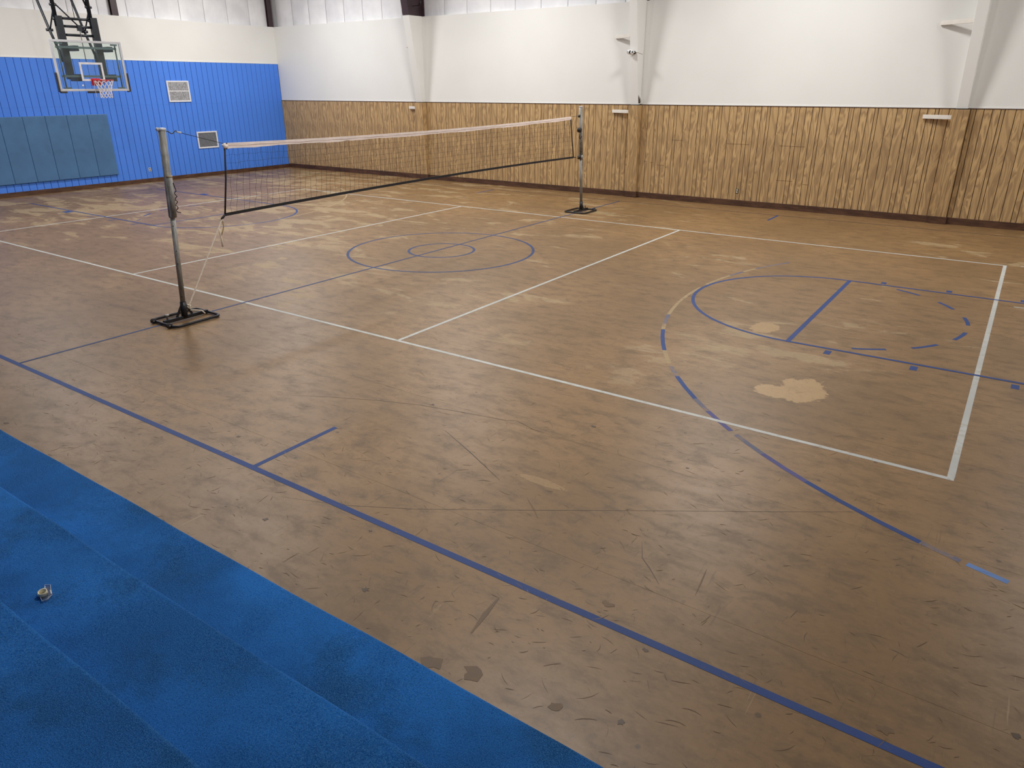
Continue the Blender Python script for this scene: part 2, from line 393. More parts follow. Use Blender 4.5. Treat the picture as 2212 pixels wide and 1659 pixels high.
ARC = ((152, 160.6, 'f'), (160.6, 164, 't'), (164, 168, 'f'), (168, 176, 't'), (178, 194, 't'), (194, 198.5, 'f'), (198.5, 200.8, 't'), (200.8, 208.8, 'b'), (208.8, 213.2, 't'), (214, 217, 'f'),
       (217, 223, 'b'), (223, 226, 'f'), (226, 230.4, 'v'), (231.2, 235, 'f'), (235, 240, 'v'), (240, 249.4, 'b'), (249.4, 252, 'f'), (252.4, 254.8, 'l'))
for a0, a1, k in ARC:
    obj('court_arc', MB().arc(11.234, 1.385, 5.93, a0, a1, .05, ZL0, .0008), dict(f=M_BFADE, t=M_TANP, b=M_BTAPE, v=M_BVIO, l=M_BLIGHT)[k], floor,
        label={'f': 'faded stretch of the right three point arc', 't': 'peeled tan stretch of the right three point arc', 'b': 'blue stretch of the right three point arc', 'v': 'violet blue stretch of the right three point arc', 'l': 'pale blue end of the right three point arc'}[k])
# left key
LKX, LK0, LK1, LKC = -7.33, -.205, 3.48, 1.6375
line(-13.4, LK0, LKX, LK0, .05, M_BTAPE, 'near blue lane line of the left key', Z2)
line(-13.4, LK1, LKX, LK1, .05, M_BTAPE, 'far blue lane line of the left key', Z2)
line(LKX, LK0+.025, LKX, LK1-.025, .05, M_BTAPE, 'blue free throw line of the left key')
obj('court_arc', MB().arc(LKX, LKC, 1.8425, -90, 90, .05, ZL0, .0010, 60), M_BTAPE, floor, label='blue half circle above the left free throw line')
for x0, y0, x1, y1 in ((-8.72, .38, -8.98, .72), (-9.2, 1.1, -9.26, 1.36), (-9.26, 1.95, -9.2, 2.25), (-8.28, -.03, -8.32, .09)):
    line(x0, y0, x1, y1, .05, M_BTAPE, None, name='court_dash')
for bx in (-7.82, -8.84, -9.85): line(bx, LK0-.07, bx, LK0-.24, .05, M_BTAPE, None, name='lane_block')
line(-11.03, LK0-.05, -11.03, LK0-.24, .28, M_BTAPE, None, name='lane_block'); line(-11.0, LK1+.04, -11.0, LK1+.2, .3, M_BTAPE, None, name='lane_block')
obj('court_arc', MB().arc(-11.45, 1.6, 5.95, -8, 62, .05, ZL0, .0008), M_TANP, floor, label='peeled tan three point arc at the left')

# scuff marks, scratches and stains on the floor finish
SZ0 = .0013
def stroke(m, pts, wd):
    P2 = [Vector((p[0], p[1])) for p in pts]; vs = []
    for i, p in enumerate(P2):
        d = (P2[min(i+1, len(P2)-1)]-P2[max(i-1, 0)]).normalized(); n = Vector((-d.y, d.x))*wd/2*(.25 if i in (0, len(P2)-1) else 1)
        vs += [(p.x-n.x, p.y-n.y, SZ0), (p.x+n.x, p.y+n.y, SZ0)]
    m.add(vs, [(2*i, 2*i+1, 2*i+3, 2*i+2)[::-1] for i in range(len(P2)-1)])
def scuffs(n, seed, lmin, lmax, wmin, wmax):
    rr = random.Random(seed); m = MB(); k = 0
    while k < n:
        x, y = rr.uniform(-6, 13), rr.uniform(-7.3, 8)
        if rr.random() > max(.02, min(1, (-1.2-y)/4.5)): continue
        a = rr.gauss(.15, .8); L_ = rr.uniform(lmin, lmax)*rr.random()**.7+.012; cv = rr.uniform(-.9, .9); pts = []
        for i in range(4):
            pts.append((x, y)); x += math.cos(a)*L_/3; y += math.sin(a)*L_/3; a += cv*.35
        stroke(m, pts, rr.uniform(wmin, wmax)); k += 1
    return m
M_SCD = plain('dark_scuff', srgb(80,61,44), .5, 0, .3, 6); M_SCL = plain('pale_scuff', srgb(160,134,98), .5, 0, .2, 6); M_SCF = plain('faint_scuff', srgb(108,84,56), .6, 0, .2, 6)
obj('scuff_marks', scuffs(700, 5, .02, .11, .001, .0026), M_SCD, floor, kind='stuff')
obj('scuff_marks', scuffs(2600, 8, .02, .14, .0015, .005), M_SCF, floor, kind='stuff')
obj('scratch_marks', scuffs(420, 6, .02, .10, .001, .0025), M_SCL, floor, kind='stuff')
for pts, wd, mt in ((((3.256, -5.023), (3.735, -4.765), (4.233, -4.538), (4.667, -4.383), (5.122, -4.277), (5.583, -4.185), (5.685, -4.133), (5.924, -4.204), (6.052, -4.201)), .004, M_SCD),
        (((4.907, -6.334), (5.418, -6.141), (5.902, -5.874), (6.542, -5.454), (7.384, -4.884), (8.184, -4.354), (9.014, -3.784)), .003, M_SCD),
        (((5.248, -4.688), (5.708, -4.897), (6.2, -5.141)), .009, M_SCD), (((6.544, -5.249), (6.672, -5.35), (6.767, -5.438)), .012, M_SCF),
        (((7.53, -5.267), (7.614, -5.439), (7.704, -5.517), (7.826, -5.638)), .006, M_SCD), (((8.022, -5.311), (8.04, -5.45), (8.058, -5.604)), .010, M_SCF),
        (((7.879, -1.209), (8.5, -1.19), (9.222, -1.173)), .006, M_SCL), (((7.05, -6.33), (7.07, -6.5), (7.1, -6.68)), .035, M_SCF)):
    m = MB(); stroke(m, pts, wd); obj('scratch', m, mt, floor)
def stain(x, y, r, mt, seed):
    rr = random.Random(seed); n = 11; poly = []
    for i in range(n):
        t_ = 2*math.pi*i/n; q = r*rr.uniform(.35, 1.1); poly.append((x+q*math.cos(t_), y+q*.8*math.sin(t_)))
    obj('stain', MB().prism(poly, .0002, SZ0), mt, floor)
for i, (x, y, r) in enumerate(((6.349, -3.826, .03), (7.389, -4.085, .018), (7.641, -5.995, .045), (4.763, -4.302, .03), (7.075, -6.978, .09), (7.298, -6.928, .07), (9.221, -6.048, .05), (3.754, -5.862, .035), (1.661, -6.95, .035), (5.855, -6.263, .02), (8.007, -6.227, .025), (9.764, -5.723, .03), (7.791, -6.858, .05), (8.115, -6.76, .03), (5.1, -6.6, .03), (6.3, -6.75, .03))):
    stain(x, y, r, M_SCD if r < .04 else M_SCF, i)

# far wall: cream wall above printed wood panelling
wf = struct('wall_far', MB().box((XL-.14, YF, WOOD_TOP), (XR, YF+.12, WHITE_TOP)), M_WHITE)
obj('panel_backing', MB().box((XL-.14, YF+.002, 0), (XR, YF+.1, WOOD_TOP)), M_WOODGAP, wf)
WID = (.208, .103, .149, .157, .151, .075, .199, .196)
COLX = (-7.97, -.10, 7.72)
def plank_mesh(name, wd, z0, z1, mat, th=.014, ch=.005, gap=.011):
    h = wd/2-gap/2
    pr = [(-h, 0), (-h, -th+ch), (-h+ch, -th), (h-ch, -th), (h, -th+ch), (h, 0)]
    me = bpy.data.meshes.new(name); n = 6
    vs = [(x, y_, z0) for x, y_ in pr]+[(x, y_, z1) for x, y_ in pr]
    me.from_pydata(vs, [], [tuple(reversed(range(n))), tuple(range(n, 2*n))]+[(i, (i+1) % n, n+(i+1) % n, n+i) for i in range(n)]); me.materials.append(mat); return me
PM = [plank_mesh('plank', wd, .02, WOOD_TOP-.012, M_WOOD) for wd in WID]
x = .247-PERIOD*13; k = 0; wfl = world_loc(wf)
while x < XR:
    wd = WID[k % 8]; c = x+wd/2
    if c > XL+.02 and c < XR-.02:
        o = share('plank', PM[k % 8], wf, Vector((c, YF, 0))-wfl); o.pass_index = k % 8
    x += wd; k += 1
obj('panel_cap_trim', MB().box((XL, YF-.024, WOOD_TOP-.014), (XR, YF, WOOD_TOP-.002)), M_BASE, wf)
obj('wall_bottom_bead', MB().box((XL, YF-.012, WOOD_TOP), (XR, YF, WOOD_TOP+.02)), M_WHITE, wf)
bf = struct('baseboard_far', MB().box((XL, YF-.034, 0), (XR, YF-.0145, .155)), M_BASE, bevel=.004)
def insul_panel(a, b, horiz, nz=10):
    m = MB(); nx = 6; vs = []
    for j in range(nz+1):
        z = WHITE_TOP-.03+(EAVE-WHITE_TOP+.05)*j/nz
        for i in range(nx+1):
            u = i/nx; q = a+(b-a)*u; d = .05*(1-(2*u-1)**4)*(.85+.15*math.sin(j*1.7+a*3))
            vs.append((q, YF+.20-d, z) if horiz else (XL-.20+d, q, z))
    fs = []
    for j in range(nz):
        for i in range(nx):
            p = j*(nx+1)+i; f = (p, p+1, p+nx+2, p+nx+1); fs.append(f if horiz else f[::-1])
    return m.add(vs, fs, smooth=True)
x = XL; 
while x < XR-.2:
    obj('insulation_panel', insul_panel(x+.006, min(x+.905, XR)-.006, True), M_INSUL, wf); x += .905
obj('outer_sheeting', MB().box((XL-.3, YF+.22, WHITE_TOP-.1), (XR, YF+.26, EAVE)), M_ROOF, wf)
obj('wall_top_ledge', MB().box((XL-.14, YF, WHITE_TOP), (XR, YF+.21, WHITE_TOP+.012)), M_WHITE, wf)
# scratches on the panelling
for px, pz, wd in ((.40, .98, .10), (.22, 1.0, .08), (.62, .92, .2), (1.0, 1.6, .33), (2.53, 1.56, .6), (3.9, 1.56, .62), (3.93, .72, .42), (4.6, .66, .14), (1.9, 1.28, .05)):
    obj('scratch', MB().box((px, YF-.0156, pz), (px+wd, YF-.0135, pz+.008)), M_SCUFF, wf)

# left wall: cream wall above blue grooved boards
wl = struct('wall_left', MB().box((XL-.12, YB, BLUE_TOP), (XL, YF, WHITE_TOP)), M_WHITE)
obj('board_backing', MB().box((XL-.1, YB, 0), (XL-.002, YF, BLUE_TOP)), M_BLUEGAP, wl)
PB = .2043
pl = plank_mesh('plank', PB, .02, 2.4365, M_BLUE, .014, .005, .010); pu = plank_mesh('plank', PB, 2.438, BLUE_TOP-.006, M_BLUE, .014, .005, .010)
wll = world_loc(wl); y = 5.092+PB*25; ymax = YF-.02
k = 0
while y > -5.0:
    c = y-PB/2
    if y < ymax+.12:
        for me in (pl, pu): share('plank', me, wl, Vector((XL, c, 0))-wll, (0, 0, math.pi/2))
    y -= PB; k += 1
obj('board_panel', MB().box((XL-.001, YB, .02), (XL+.014, y, BLUE_TOP-.006)), M_BLUE, wl)
obj('wall_bottom_bead', MB().box((XL, YB, BLUE_TOP-.004), (XL+.02, YF-.03, BLUE_TOP+.014)), M_WHITE, wl)
struct('baseboard_left', MB().box((XL+.0145, YB, 0), (XL+.034, YF-.035, .13)), M_BASE, bevel=.004)
y = YF+.05
while y > -6:
    obj('insulation_panel', insul_panel(y-.92+.006, y-.006, False), M_INSUL, wl); y -= .92
obj('insulation_panel', MB().box((XL-.2, YB, WHITE_TOP-.03), (XL-.16, y, EAVE+2)), M_INSUL, wl)
obj('outer_sheeting', MB().box((XL-.26, YB, WHITE_TOP-.1), (XL-.22, YF+.2, EAVE+2)), M_ROOF, wl)
obj('gable_insulation', MB().box((XL-.21, -6, EAVE-.02), (XL-.17, YF+.2, EAVE+2)), M_INSUL, wl)
obj('wall_top_ledge', MB().box((XL-.21, YB, WHITE_TOP), (XL, YF, WHITE_TOP+.012)), M_WHITE, wl)
# the walls behind the camera and the roof
struct('wall_back', MB().box((XL-.2, YB-.15, 0), (XR, YB, EAVE)), M_WHITE)
struct('wall_right', MB().box((XR, YB-.15, 0), (XR+.15, YF+.3, EAVE+2)), M_WHITE)
rf = MB(); yr = -1.2
rf.hexa([(XL-.3, YB-.2, EAVE), (XR+.2, YB-.2, EAVE), (XR+.2, yr, EAVE+2), (XL-.3, yr, EAVE+2), (XL-.3, YB-.2, EAVE+.1), (XR+.2, YB-.2, EAVE+.1), (XR+.2, yr, EAVE+2.1), (XL-.3, yr, EAVE+2.1)])
rf.hexa([(XL-.3, yr, EAVE+2), (XR+.2, yr, EAVE+2), (XR+.2, YF+.3, EAVE), (XL-.3, YF+.3, EAVE), (XL-.3, yr, EAVE+2.1), (XR+.2, yr, EAVE+2.1), (XR+.2, YF+.3, EAVE+.1), (XL-.3, YF+.3, EAVE+.1)])
struct('ceiling', rf, M_ROOF)

# end wall posts
for y0, lb in ((4.17, 'plum brown steel post above the blue wall, right of the basketball hoop'), (YF-.16, 'plum brown steel post in the corner above the cream walls')):
    p = thing('steel_post', lb, 'post', (XL-.1, y0+.1, WHITE_TOP+.012), 'steel posts above the left wall')
    z0, z1 = WHITE_TOP+.013, 8.0 if y0 < 5 else 7.35
    obj('flange', MB().box((XL-.05, y0, z0), (XL-.035, y0+.2, z1)), M_STEEL, p); obj('web', MB().box((XL-.14, y0+.092, z0), (XL-.05, y0+.108, z1)), M_STEEL, p)
    obj('flange', MB().box((XL-.148, y0, z0), (XL-.14, y0+.2, z1)), M_STEEL, p)

# tapered frame columns boxed in on the far wall
def yfront(z, wood=False):
    if wood: return 10.13-.05*(z/2.5)*3
    return 10.03-(z-2.5)*.165
names = ('boxed-in cream and wood column nearest the blue wall', 'boxed-in cream and wood column carrying the security camera', 'boxed-in cream and wood column nearest the right edge')
for ci, cx in enumerate(COLX):
    c = thing('frame_column', names[ci], 'column', (cx, YF, 0), 'boxed-in frame columns'); hw = .13 if ci == 0 else .11; ww = .155
    def taper(x0, x1, z0, z1, f, extra=0, yb=YF-.002):
        return MB().hexa([(x0, f(z0)-extra, z0), (x1, f(z0)-extra, z0), (x1, yb, z0), (x0, yb, z0), (x0, f(z1)-extra, z1), (x1, f(z1)-extra, z1), (x1, yb, z1), (x0, yb, z1)])
    obj('drywall_box', taper(cx-hw, cx+hw, WOOD_TOP-.005, WHITE_TOP+.02, yfront), M_WHITE, c, bevel=.006)
    fw = lambda z: yfront(z, True)
    obj('wood_box', taper(cx-ww+.008, cx+ww-.008, .0, WOOD_TOP-.012, lambda z: fw(z)+.008), M_WOODGAP, c)
    for i in range(3):   # wood strips on the front
        a = cx-ww+2*ww*i/3; b = cx-ww+2*ww*(i+1)/3
        o = obj('plank', MB().hexa([(a+.002, fw(.1), .1), (b-.002, fw(.1), .1), (b-.002, fw(.1)+.0079, .1), (a+.002, fw(.1)+.0079, .1), (a+.002, fw(2.48), 2.48), (b-.002, fw(2.48), 2.48), (b-.002, fw(2.48)+.0079, 2.48), (a+.002, fw(2.48)+.0079, 2.48)]), M_WOOD, c); o.pass_index = (i*3+ci) % 8
    for sx in (-1, 1):
        xa, xb = sorted((cx+sx*ww, cx+sx*(ww-.0079)))
        o = obj('plank', MB().hexa([(xa, fw(.1)+.008, .1), (xb, fw(.1)+.008, .1), (xb, YF-.016, .1), (xa, YF-.016, .1), (xa, fw(2.48)+.008, 2.48), (xb, fw(2.48)+.008, 2.48), (xb, YF-.016, 2.48), (xa, YF-.016, 2.48)]), M_WOOD, c); o.pass_index = (5+ci) % 8
    obj('baseboard', MB().box((cx-ww-.022, fw(.1)-.022, 0), (cx+ww+.022, YF-.03, .165)), M_BASE, c, bevel=.004)
    z0, z1 = WHITE_TOP+.021, 7.3
    f2 = lambda z: yfront(z)
    hs = hw
    obj('front_flange', MB().hexa([(cx-hs, f2(z0), z0), (cx+hs, f2(z0), z0), (cx+hs, f2(z0)+.02, z0), (cx-hs, f2(z0)+.02, z0), (cx-hs, f2(z1), z1), (cx+hs, f2(z1), z1), (cx+hs, f2(z1)+.02, z1), (cx-hs, f2(z1)+.02, z1)]), M_STEEL, c)
    obj('web', MB().hexa([(cx-.01, f2(z0)+.02, z0), (cx+.01, f2(z0)+.02, z0), (cx+.01, YF+.12, z0), (cx-.01, YF+.12, z0), (cx-.01, f2(z1)+.02, z1), (cx+.01, f2(z1)+.02, z1), (cx+.01, YF+.12, z1), (cx-.01, YF+.12, z1)]), M_STEEL, c)
    obj('back_flange', MB().box((cx-hs, YF+.12, z0), (cx+hs, YF+.14, z1)), M_STEEL, c)
    if ci == 0:
        obj('pipe_bracket', MB().bar((cx+.01, 9.95, 5.33), (cx+.35, 9.95, 5.33), .02, .02).tube([(cx+.28, 9.95, 5.33), (cx+.36, 9.95, 5.46)], .025, 8), M_BLACK, c)
    if ci == 1:
        obj('torn_drywall_hole', MB().add([(cx+hw+.001, yfront(2.5)+.02, 2.53), (cx+hw+.001, yfront(2.5)+.13, 2.53), (cx+hw+.001, yfront(2.6)+.12, 2.62), (cx+hw+.001, yfront(2.7)+.02, 2.74)], [(0, 1, 2, 3)]), M_WOODGAP, c, label='dark hole torn in the drywall')
        obj('torn_flap', MB().tube([(cx+hw+.01, yfront(2.7)+.03, 2.74), (cx+hw+.04, yfront(2.6)+.10, 2.66), (cx+hw+.05, yfront(2.5)+.13, 2.56), (cx+hw+.02, yfront(2.5)+.04, 2.51)], [.004, .018, .02, .006], 6), M_WHITE, c)
# flange braces between wall and columns
for ci, cx in enumerate(COLX):
    for z0, hi in ((4.205, 'upper'), (2.315, 'lower')):
        s = (-.82, -.80)[hi == 'lower'] if ci else -.62
        f = (lambda z: yfront(z)) if hi == 'upper' else (lambda z: yfront(z, True))
        wx = .11 if hi == 'upper' else .16
        yb = YF-.002 if hi == 'upper' else YF-.016
        x0 = cx+s*.92; x1 = cx-wx-.002; ye = f(z0)+.05
        m = MB(); h = .042; t = .05
        m.hexa([(x0, yb-.055, z0-h), (x1, ye, z0-h), (x1, ye+t, z0-h), (x0, yb, z0-h), (x0, yb-.055, z0+h), (x1, ye, z0+h), (x1, ye+t, z0+h), (x0, yb, z0+h)])
        o = obj('column_brace', m, M_TRIM, bevel=.004, loc=(x0, yb, z0))
        tag(o, 'cream painted %s brace from the wall to the %s' % (hi, ('column nearest the blue wall', 'column with the security camera', 'column nearest the right edge')[ci]), 'brace', 'painted column braces')

# ================================================================== carpeted stepped seating
st = thing('carpeted_steps', 'blue carpeted seating steps along the near side of the court', 'steps', (3, -7.255, 0))
def step_mesh(yn, z1, depth, x0=-12.0, x1=XR-.02, last=False):
    r = .022; pr = [(yn-.004, 0.0)]
    z0 = 0.0
    for i in range(7):
        t = math.pi/2*i/6; pr.append((yn-r+r*math.cos(t), z1-r+r*math.sin(t)))
    pr += [(yn-depth, z1), (yn-depth, 0.0)]
    m = MB(); n = len(pr); nx = 90; vs = []
    for j in range(nx+1):
        xx = x0+(x1-x0)*j/nx
        for i, (yy, zz) in enumerate(pr):
            wv = (.004*math.sin(xx*2.1+yn)+.003*math.sin(xx*5.3+yn*4)) if 1 <= i <= 7 else 0
            vs.append((xx, yy+wv, zz+(wv*.4 if i in (5, 6, 7) else 0)))
    fs = [(j*n+i, j*n+i+1, (j+1)*n+i+1, (j+1)*n+i) for j in range(nx) for i in range(n-1)]
    fs += [tuple(range(n))[::-1], tuple(nx*n+i for i in range(n))]
    return m.add(vs, fs, smooth=True)
for k in range(7):
    o = obj('step', step_mesh(-7.255-.6065*k, .30*(k+1), .6065+(.25 if k == 6 else .0)), M_CARPET, st)
    mm = o.modifiers.new('edges', 'EDGE_SPLIT'); mm.split_angle = math.radians(50)

# ================================================================== volleyball posts, net and tie rope
def vec(*a): return Vector(a)
def post(root_loc, base, top, sgn, label, near):
    t = thing('volleyball_post', label, 'post', root_loc, 'portable volleyball posts')
    B, T = Vector(base), Vector(top); at = lambda z: B+(T-B)*((z-B.z)/(T.z-B.z))
    bx, by = base[0], base[1]; w2 = .29; y_in, y_out = by+sgn*.36, by-sgn*.32    # sgn points to the court centre
    r = .019; zb = .045
    pts = []
    for cx_, cy_, a0 in ((bx+w2-.07, y_in-sgn*.07, 0), (bx-w2+.07, y_in-sgn*.07, 90), (bx-w2+.07, y_out+sgn*.07, 180), (bx+w2-.07, y_out+sgn*.07, 270)):
        for i in range(5):
            q = math.radians(a0+i*22.5); pts.append((cx_+.07*math.cos(q), cy_+sgn*.07*math.sin(q), r+.006))
    obj('base_frame', MB().tube(pts, r, 10, closed=True), M_BLACK, t)
    obj('base_bar', MB().bar((bx, y_out+sgn*.01, r+.022), (bx, y_in-sgn*.01, r+.022), .05, .045), M_BLACK, t, bevel=.004)
    obj('collar', MB().tube([at(.04), at(.255)], .042, 20), M_BLACK, t)
    for s in (-1, 1):
        obj('gusset', MB().bar((bx, by+s*.12, .05), at(.20)+Vector((0, s*.035, 0)), .012, .03), M_BLACK, t)
    for s in (-1, 1):
        wy = y_out-sgn*.03; wx_ = bx+s*(w2-.10)
        wh = obj('wheel', MB().lathe([(.0, -.014), (.03, -.016), (.036, -.010), (.036, .010), (.03, .016), (0, .016)], (wx_, wy, .038), (1, 0, 0), 20), M_RUBBER, t)
        obj('axle_cap', MB().lathe([(.0, 0), (.010, 0), (.010, .006), (0, .008)], (wx_+.016, wy, .038), (1, 0, 0), 10), M_POLE, wh)
        obj('wheel_fork', MB().bar((wx_-.024, wy+sgn*.06, .03), (wx_-.024, wy, .04), .008, .03), M_BLACK, t)
    obj('brake_knob', MB().lathe([(.012, 0), (.012, .05), (.030, .055), (.030, .068), (.0, .070)], (bx-.02, by-sgn*.24, .06), (0, 0, 1), 16), M_POLE, t)
    return t, at
tn, at = post((.05, -4.04, 0), (.05, -4.045, .05), (.04, -3.885, 2.49), 1, 'grey steel volleyball post on a black wheeled base, nearest the carpeted steps', True)
obj('lower_tube', MB().tube([at(.25), at(1.42)], .033, 20), M_POLE, tn)
for z in (.33, .78, .95, 1.28): obj('pin_hole', MB().lathe([(0, 0), (.006, 0), (.006, .002), (0, .002)], at(z)+vec(.0265, -.0205, 0), (.8, -.6, 0), 8), M_LENS, tn)
up = obj('upper_tube', MB().tube([at(1.385), at(1.40), at(2.47)], [.043, .046, .046], 20), M_POLE, tn)
fs = obj('clamp_sleeve', MB().tube([at(1.392)+vec(.03, .004, 0), at(1.90)+vec(.03, .004, 0)], .037, 16), M_POLE, tn)
obj('sleeve_rim', MB().tube([at(1.897)+vec(.03, .004, 0), at(1.92)+vec(.03, .004, 0)], .040, 16), plain('worn_tan_tape_rim', srgb(176,160,128), .6), fs)
obj('top_cap', MB().lathe([(.036, 0), (.05, .004), (.05, .03), (.034, .035), (0, .038)], at(2.465), (0, 0, 1), 20), M_ALU, tn)
obj('top_pulley', MB().lathe([(.0, -.012), (.022, -.012), (.015, 0), (.022, .012), (0, .012)], at(2.485)+vec(0, -.055, .0), (1, 0, 0), 16), M_ALU, tn)
hk = [at(2.44)+vec(0, .04+.02*i, .018*math.sin(i*1.05)) for i in range(9)]
obj('hook', MB().tube(hk, .006, 6), M_BLACK, tn)
coil = [at(1.83)+vec(.06, .03, 0)]+[at(1.74-.022*i)+vec(.05+.014*math.cos(i*1.9), .052+.016*math.sin(i*1.9), 0) for i in range(14)]+[at(1.44)+vec(.06, .09, 0)]
obj('adjusting_cord', MB().tube(coil, .006, 5), M_CORD, tn)
tf, at2 = post((0, 7.08, 0), (.0, 7.08, .05), (-.05, 6.98, 2.52), -1, 'grey steel volleyball post on a black base, in front of the wood panelling', False)
obj('lower_tube', MB().tube([at2(.24), at2(1.45)], .034, 20), M_POLE, tf)
obj('upper_tube', MB().tube([at2(1.36), at2(2.50)], .043, 20), M_POLE, tf)
obj('top_cap', MB().lathe([(.045, 0), (.045, .02), (0, .025)], at2(2.5), (0, 0, 1), 18), M_ALU, tf)
obj('cable_pulley', MB().lathe([(0, -.014), (.035, -.014), (.026, 0), (.035, .014), (0, .014)], at2(2.30)+vec(.0, -.075, 0), (1, 0, 0), 16), M_BLACK, tf)
wc = obj('winch', MB().lathe([(0, -.035), (.055, -.035), (.055, .035), (0, .035)], at2(1.98)+vec(.01, -.09, 0), (1, 0, 0), 18), M_BLACK, tf)
obj('winch_handle', MB().tube([at2(1.95)+vec(.05, -.12, 0), at2(1.80)+vec(.06, -.17, 0), at2(1.78)+vec(.06, -.14, 0), at2(1.84)+vec(.06, -.06, 0)], .009, 8), M_BLACK, wc)
obj('lower_clamp', MB().lathe([(0, -.03), (.05, -.03), (.05, .03), (0, .03)], at2(1.34)+vec(.0, -.075, 0), (1, 0, 0), 16), M_BLACK, tf)
obj('clamp_collar', MB().tube([at2(1.29), at2(1.39)], .05, 18), M_POLE, tf)
coil = [at2(1.70-.022*i)+vec(.03+.012*math.cos(i*1.9), -.05+.014*math.sin(i*1.9), 0) for i in range(15)]
obj('adjusting_cord', MB().tube(coil, .006, 5), M_CORD, tf)

# net
NT0, NT1 = vec(0, -2.99, 2.262), vec(-.02, 6.475, 2.302); NB0, NB1 = vec(0, -3.145, 1.31), vec(-.02, 6.64, 1.363)
def ntop(u): return NT0.lerp(NT1, u)+vec(0, 0, -.055*4*u*(1-u))
def nbot(u): return NB0.lerp(NB1, u)+vec(0, 0, .045*4*u*(1-u))
net = thing('volleyball_net', 'black volleyball net with a pale top band stretched between the two posts', 'net', (0, 1.7, 1.3))
NS = 96
def strap(fn, h, th, mat, name, wob=0):
    m = MB(); vs = []
    for i in range(NS+1):
        u = i/NS; p = fn(u)
        wz = 0
        if wob:
            wz = wob*(math.sin(i*2.3)*.5+math.sin(i*.9)*.5)+.012*math.exp(-((u-.24)/.006)**2)-.010*math.exp(-(u/.01)**2)-.006*math.sin(i*.37)
        xo = .004*math.sin(i*.8)*(1 if wob else .3)
        vs += [(p.x-th/2+xo, p.y, p.z), (p.x+th/2+xo, p.y, p.z), (p.x+th/2+xo*.3, p.y, p.z-h+wz), (p.x-th/2+xo*.3, p.y, p.z-h+wz)]
    f = []
    for i in range(NS):
        a, b = i*4, i*4+4
        for k in range(4): f.append((a+k, a+(k+1) % 4, b+(k+1) % 4, b+k))
    f += [(0, 1, 2, 3), (NS*4+3, NS*4+2, NS*4+1, NS*4)]
    return obj(name, m.add(vs, f), mat, net)
tb = strap(ntop, .068, .012, M_BAND, 'top_band', .004)
obj('band_seam', MB().tube([ntop(i/NS)+vec(.0085, 0, -.036+.003*math.sin(i*1.3)) for i in range(NS+1)], .0022, 4), plain('band_stitching', srgb(186,160,152), .7), tb)
obj('band_tie', MB().tube([ntop(0.0)+vec(.012, .03, .004), ntop(0)+vec(.016, .035, -.04), ntop(0)+vec(.01, .02, -.085)], .007, 6), M_CORD, tb)
obj('band_end', MB().tube([ntop(0)+vec(0, -.02, -.012), ntop(0)+vec(.004, .0, -.04), ntop(0)+vec(.006, .035, -.045)], [.02, .036, .03], 8), M_BAND, tb)
strap(lambda u: nbot(u)+vec(0, 0, .02), .042, .008, M_CORD, 'bottom_band')
obj('side_strap', MB().tube([ntop(0)+vec(0, .0, -.05), NT0.lerp(NB0, .5)+vec(0, .02, 0), NB0], .013, 6), M_CORD, net)
obj('side_strap', MB().tube([ntop(1)+vec(0, 0, -.05), NT1.lerp(NB1, .5)+vec(0, -.015, 0), NB1], .013, 6), M_CORD, net)
obj('corner_strap', MB().tube([NB0, vec(0, -3.215, 1.25)], .016, 6), M_CORD, net)
obj('corner_strap', MB().tube([NB1, vec(0, 6.72, 1.355)], .012, 6), M_CORD, net)
ms = MB(); rnd = random.Random(3); NV = 94; NH = 8
grid = {}
for i in range(NV+1):
    for j in range(NH+2):
        u = i/NV; v = j/(NH+1); a = ntop(u)+vec(0, 0, -.06); b = nbot(u)
        loose = .5*math.exp(-u*4)+.12
        grid[i, j] = a.lerp(b, v)+vec(rnd.uniform(-.01, .01), rnd.uniform(-.028, .028)*loose+.02*math.sin(v*5+i)*loose, rnd.uniform(-.02, .02)*loose*(0 < j <= NH))
for i in range(1, NV): ms.tube([grid[i, j] for j in range(NH+2)], .0020, 3, caps=False)
for j in range(1, NH+1): ms.tube([grid[i, j] for i in range(NV+1)], .0015, 3, caps=False)
obj('mesh', ms, M_CORD, net, kind='stuff')
obj('top_cable', MB().tube([at(2.44)+vec(0, .21, 0), ntop(0)+vec(0, -.01, -.006)], .0038, 6), M_CORD, net)
obj('top_cable', MB().tube([ntop(1), at2(2.30)+vec(0, -.07, .0)], .0038, 6), M_CORD, net)
obj('cable_ferrule', MB().tube([at(2.44)+vec(0, .2, .002), at(2.44)+vec(0, .26, -.01)], .011, 8), M_ALU, net)
obj('bottom_tie', MB().tube([vec(0, 6.72, 1.355), at2(1.34)+vec(0, -.09, 0)], .006, 6), M_TWINE, net)
# tie rope
K = vec(0, -3.212, 1.243); E_ = vec(.06, -3.965, .175)
rp = thing('tie_rope', 'cream cotton rope tying the net corner down to the post base', 'rope', E_)
tw = [K.lerp(E_, i/40)+vec(.003*math.cos(i*2), 0, .003*math.sin(i*2)) for i in range(41)]
obj('main_line', MB().tube(tw, .0105, 6), M_ROPE, rp)
obj('knot', MB().tube([K+vec(.012*math.cos(i), .01*math.sin(i*1.3), .016*math.sin(i*.8)) for i in range(12)], .011, 6), M_ROPE, rp)
Q = K.lerp(E_, .16)
obj('loose_tail', MB().tube([vec(.01, -3.279, 1.132), vec(.01, -3.273, 1.059), vec(.01, -3.267, .973), vec(.01, -3.266, .874)], .012, 6), M_ROPE, rp)
obj('twine_tail', MB().tube([vec(.0, -3.2, 1.229), vec(.0, -3.198, 1.145), vec(.0, -3.224, 1.084), vec(.0, -3.262, 1.019)], .007, 6), M_TWINE, rp)
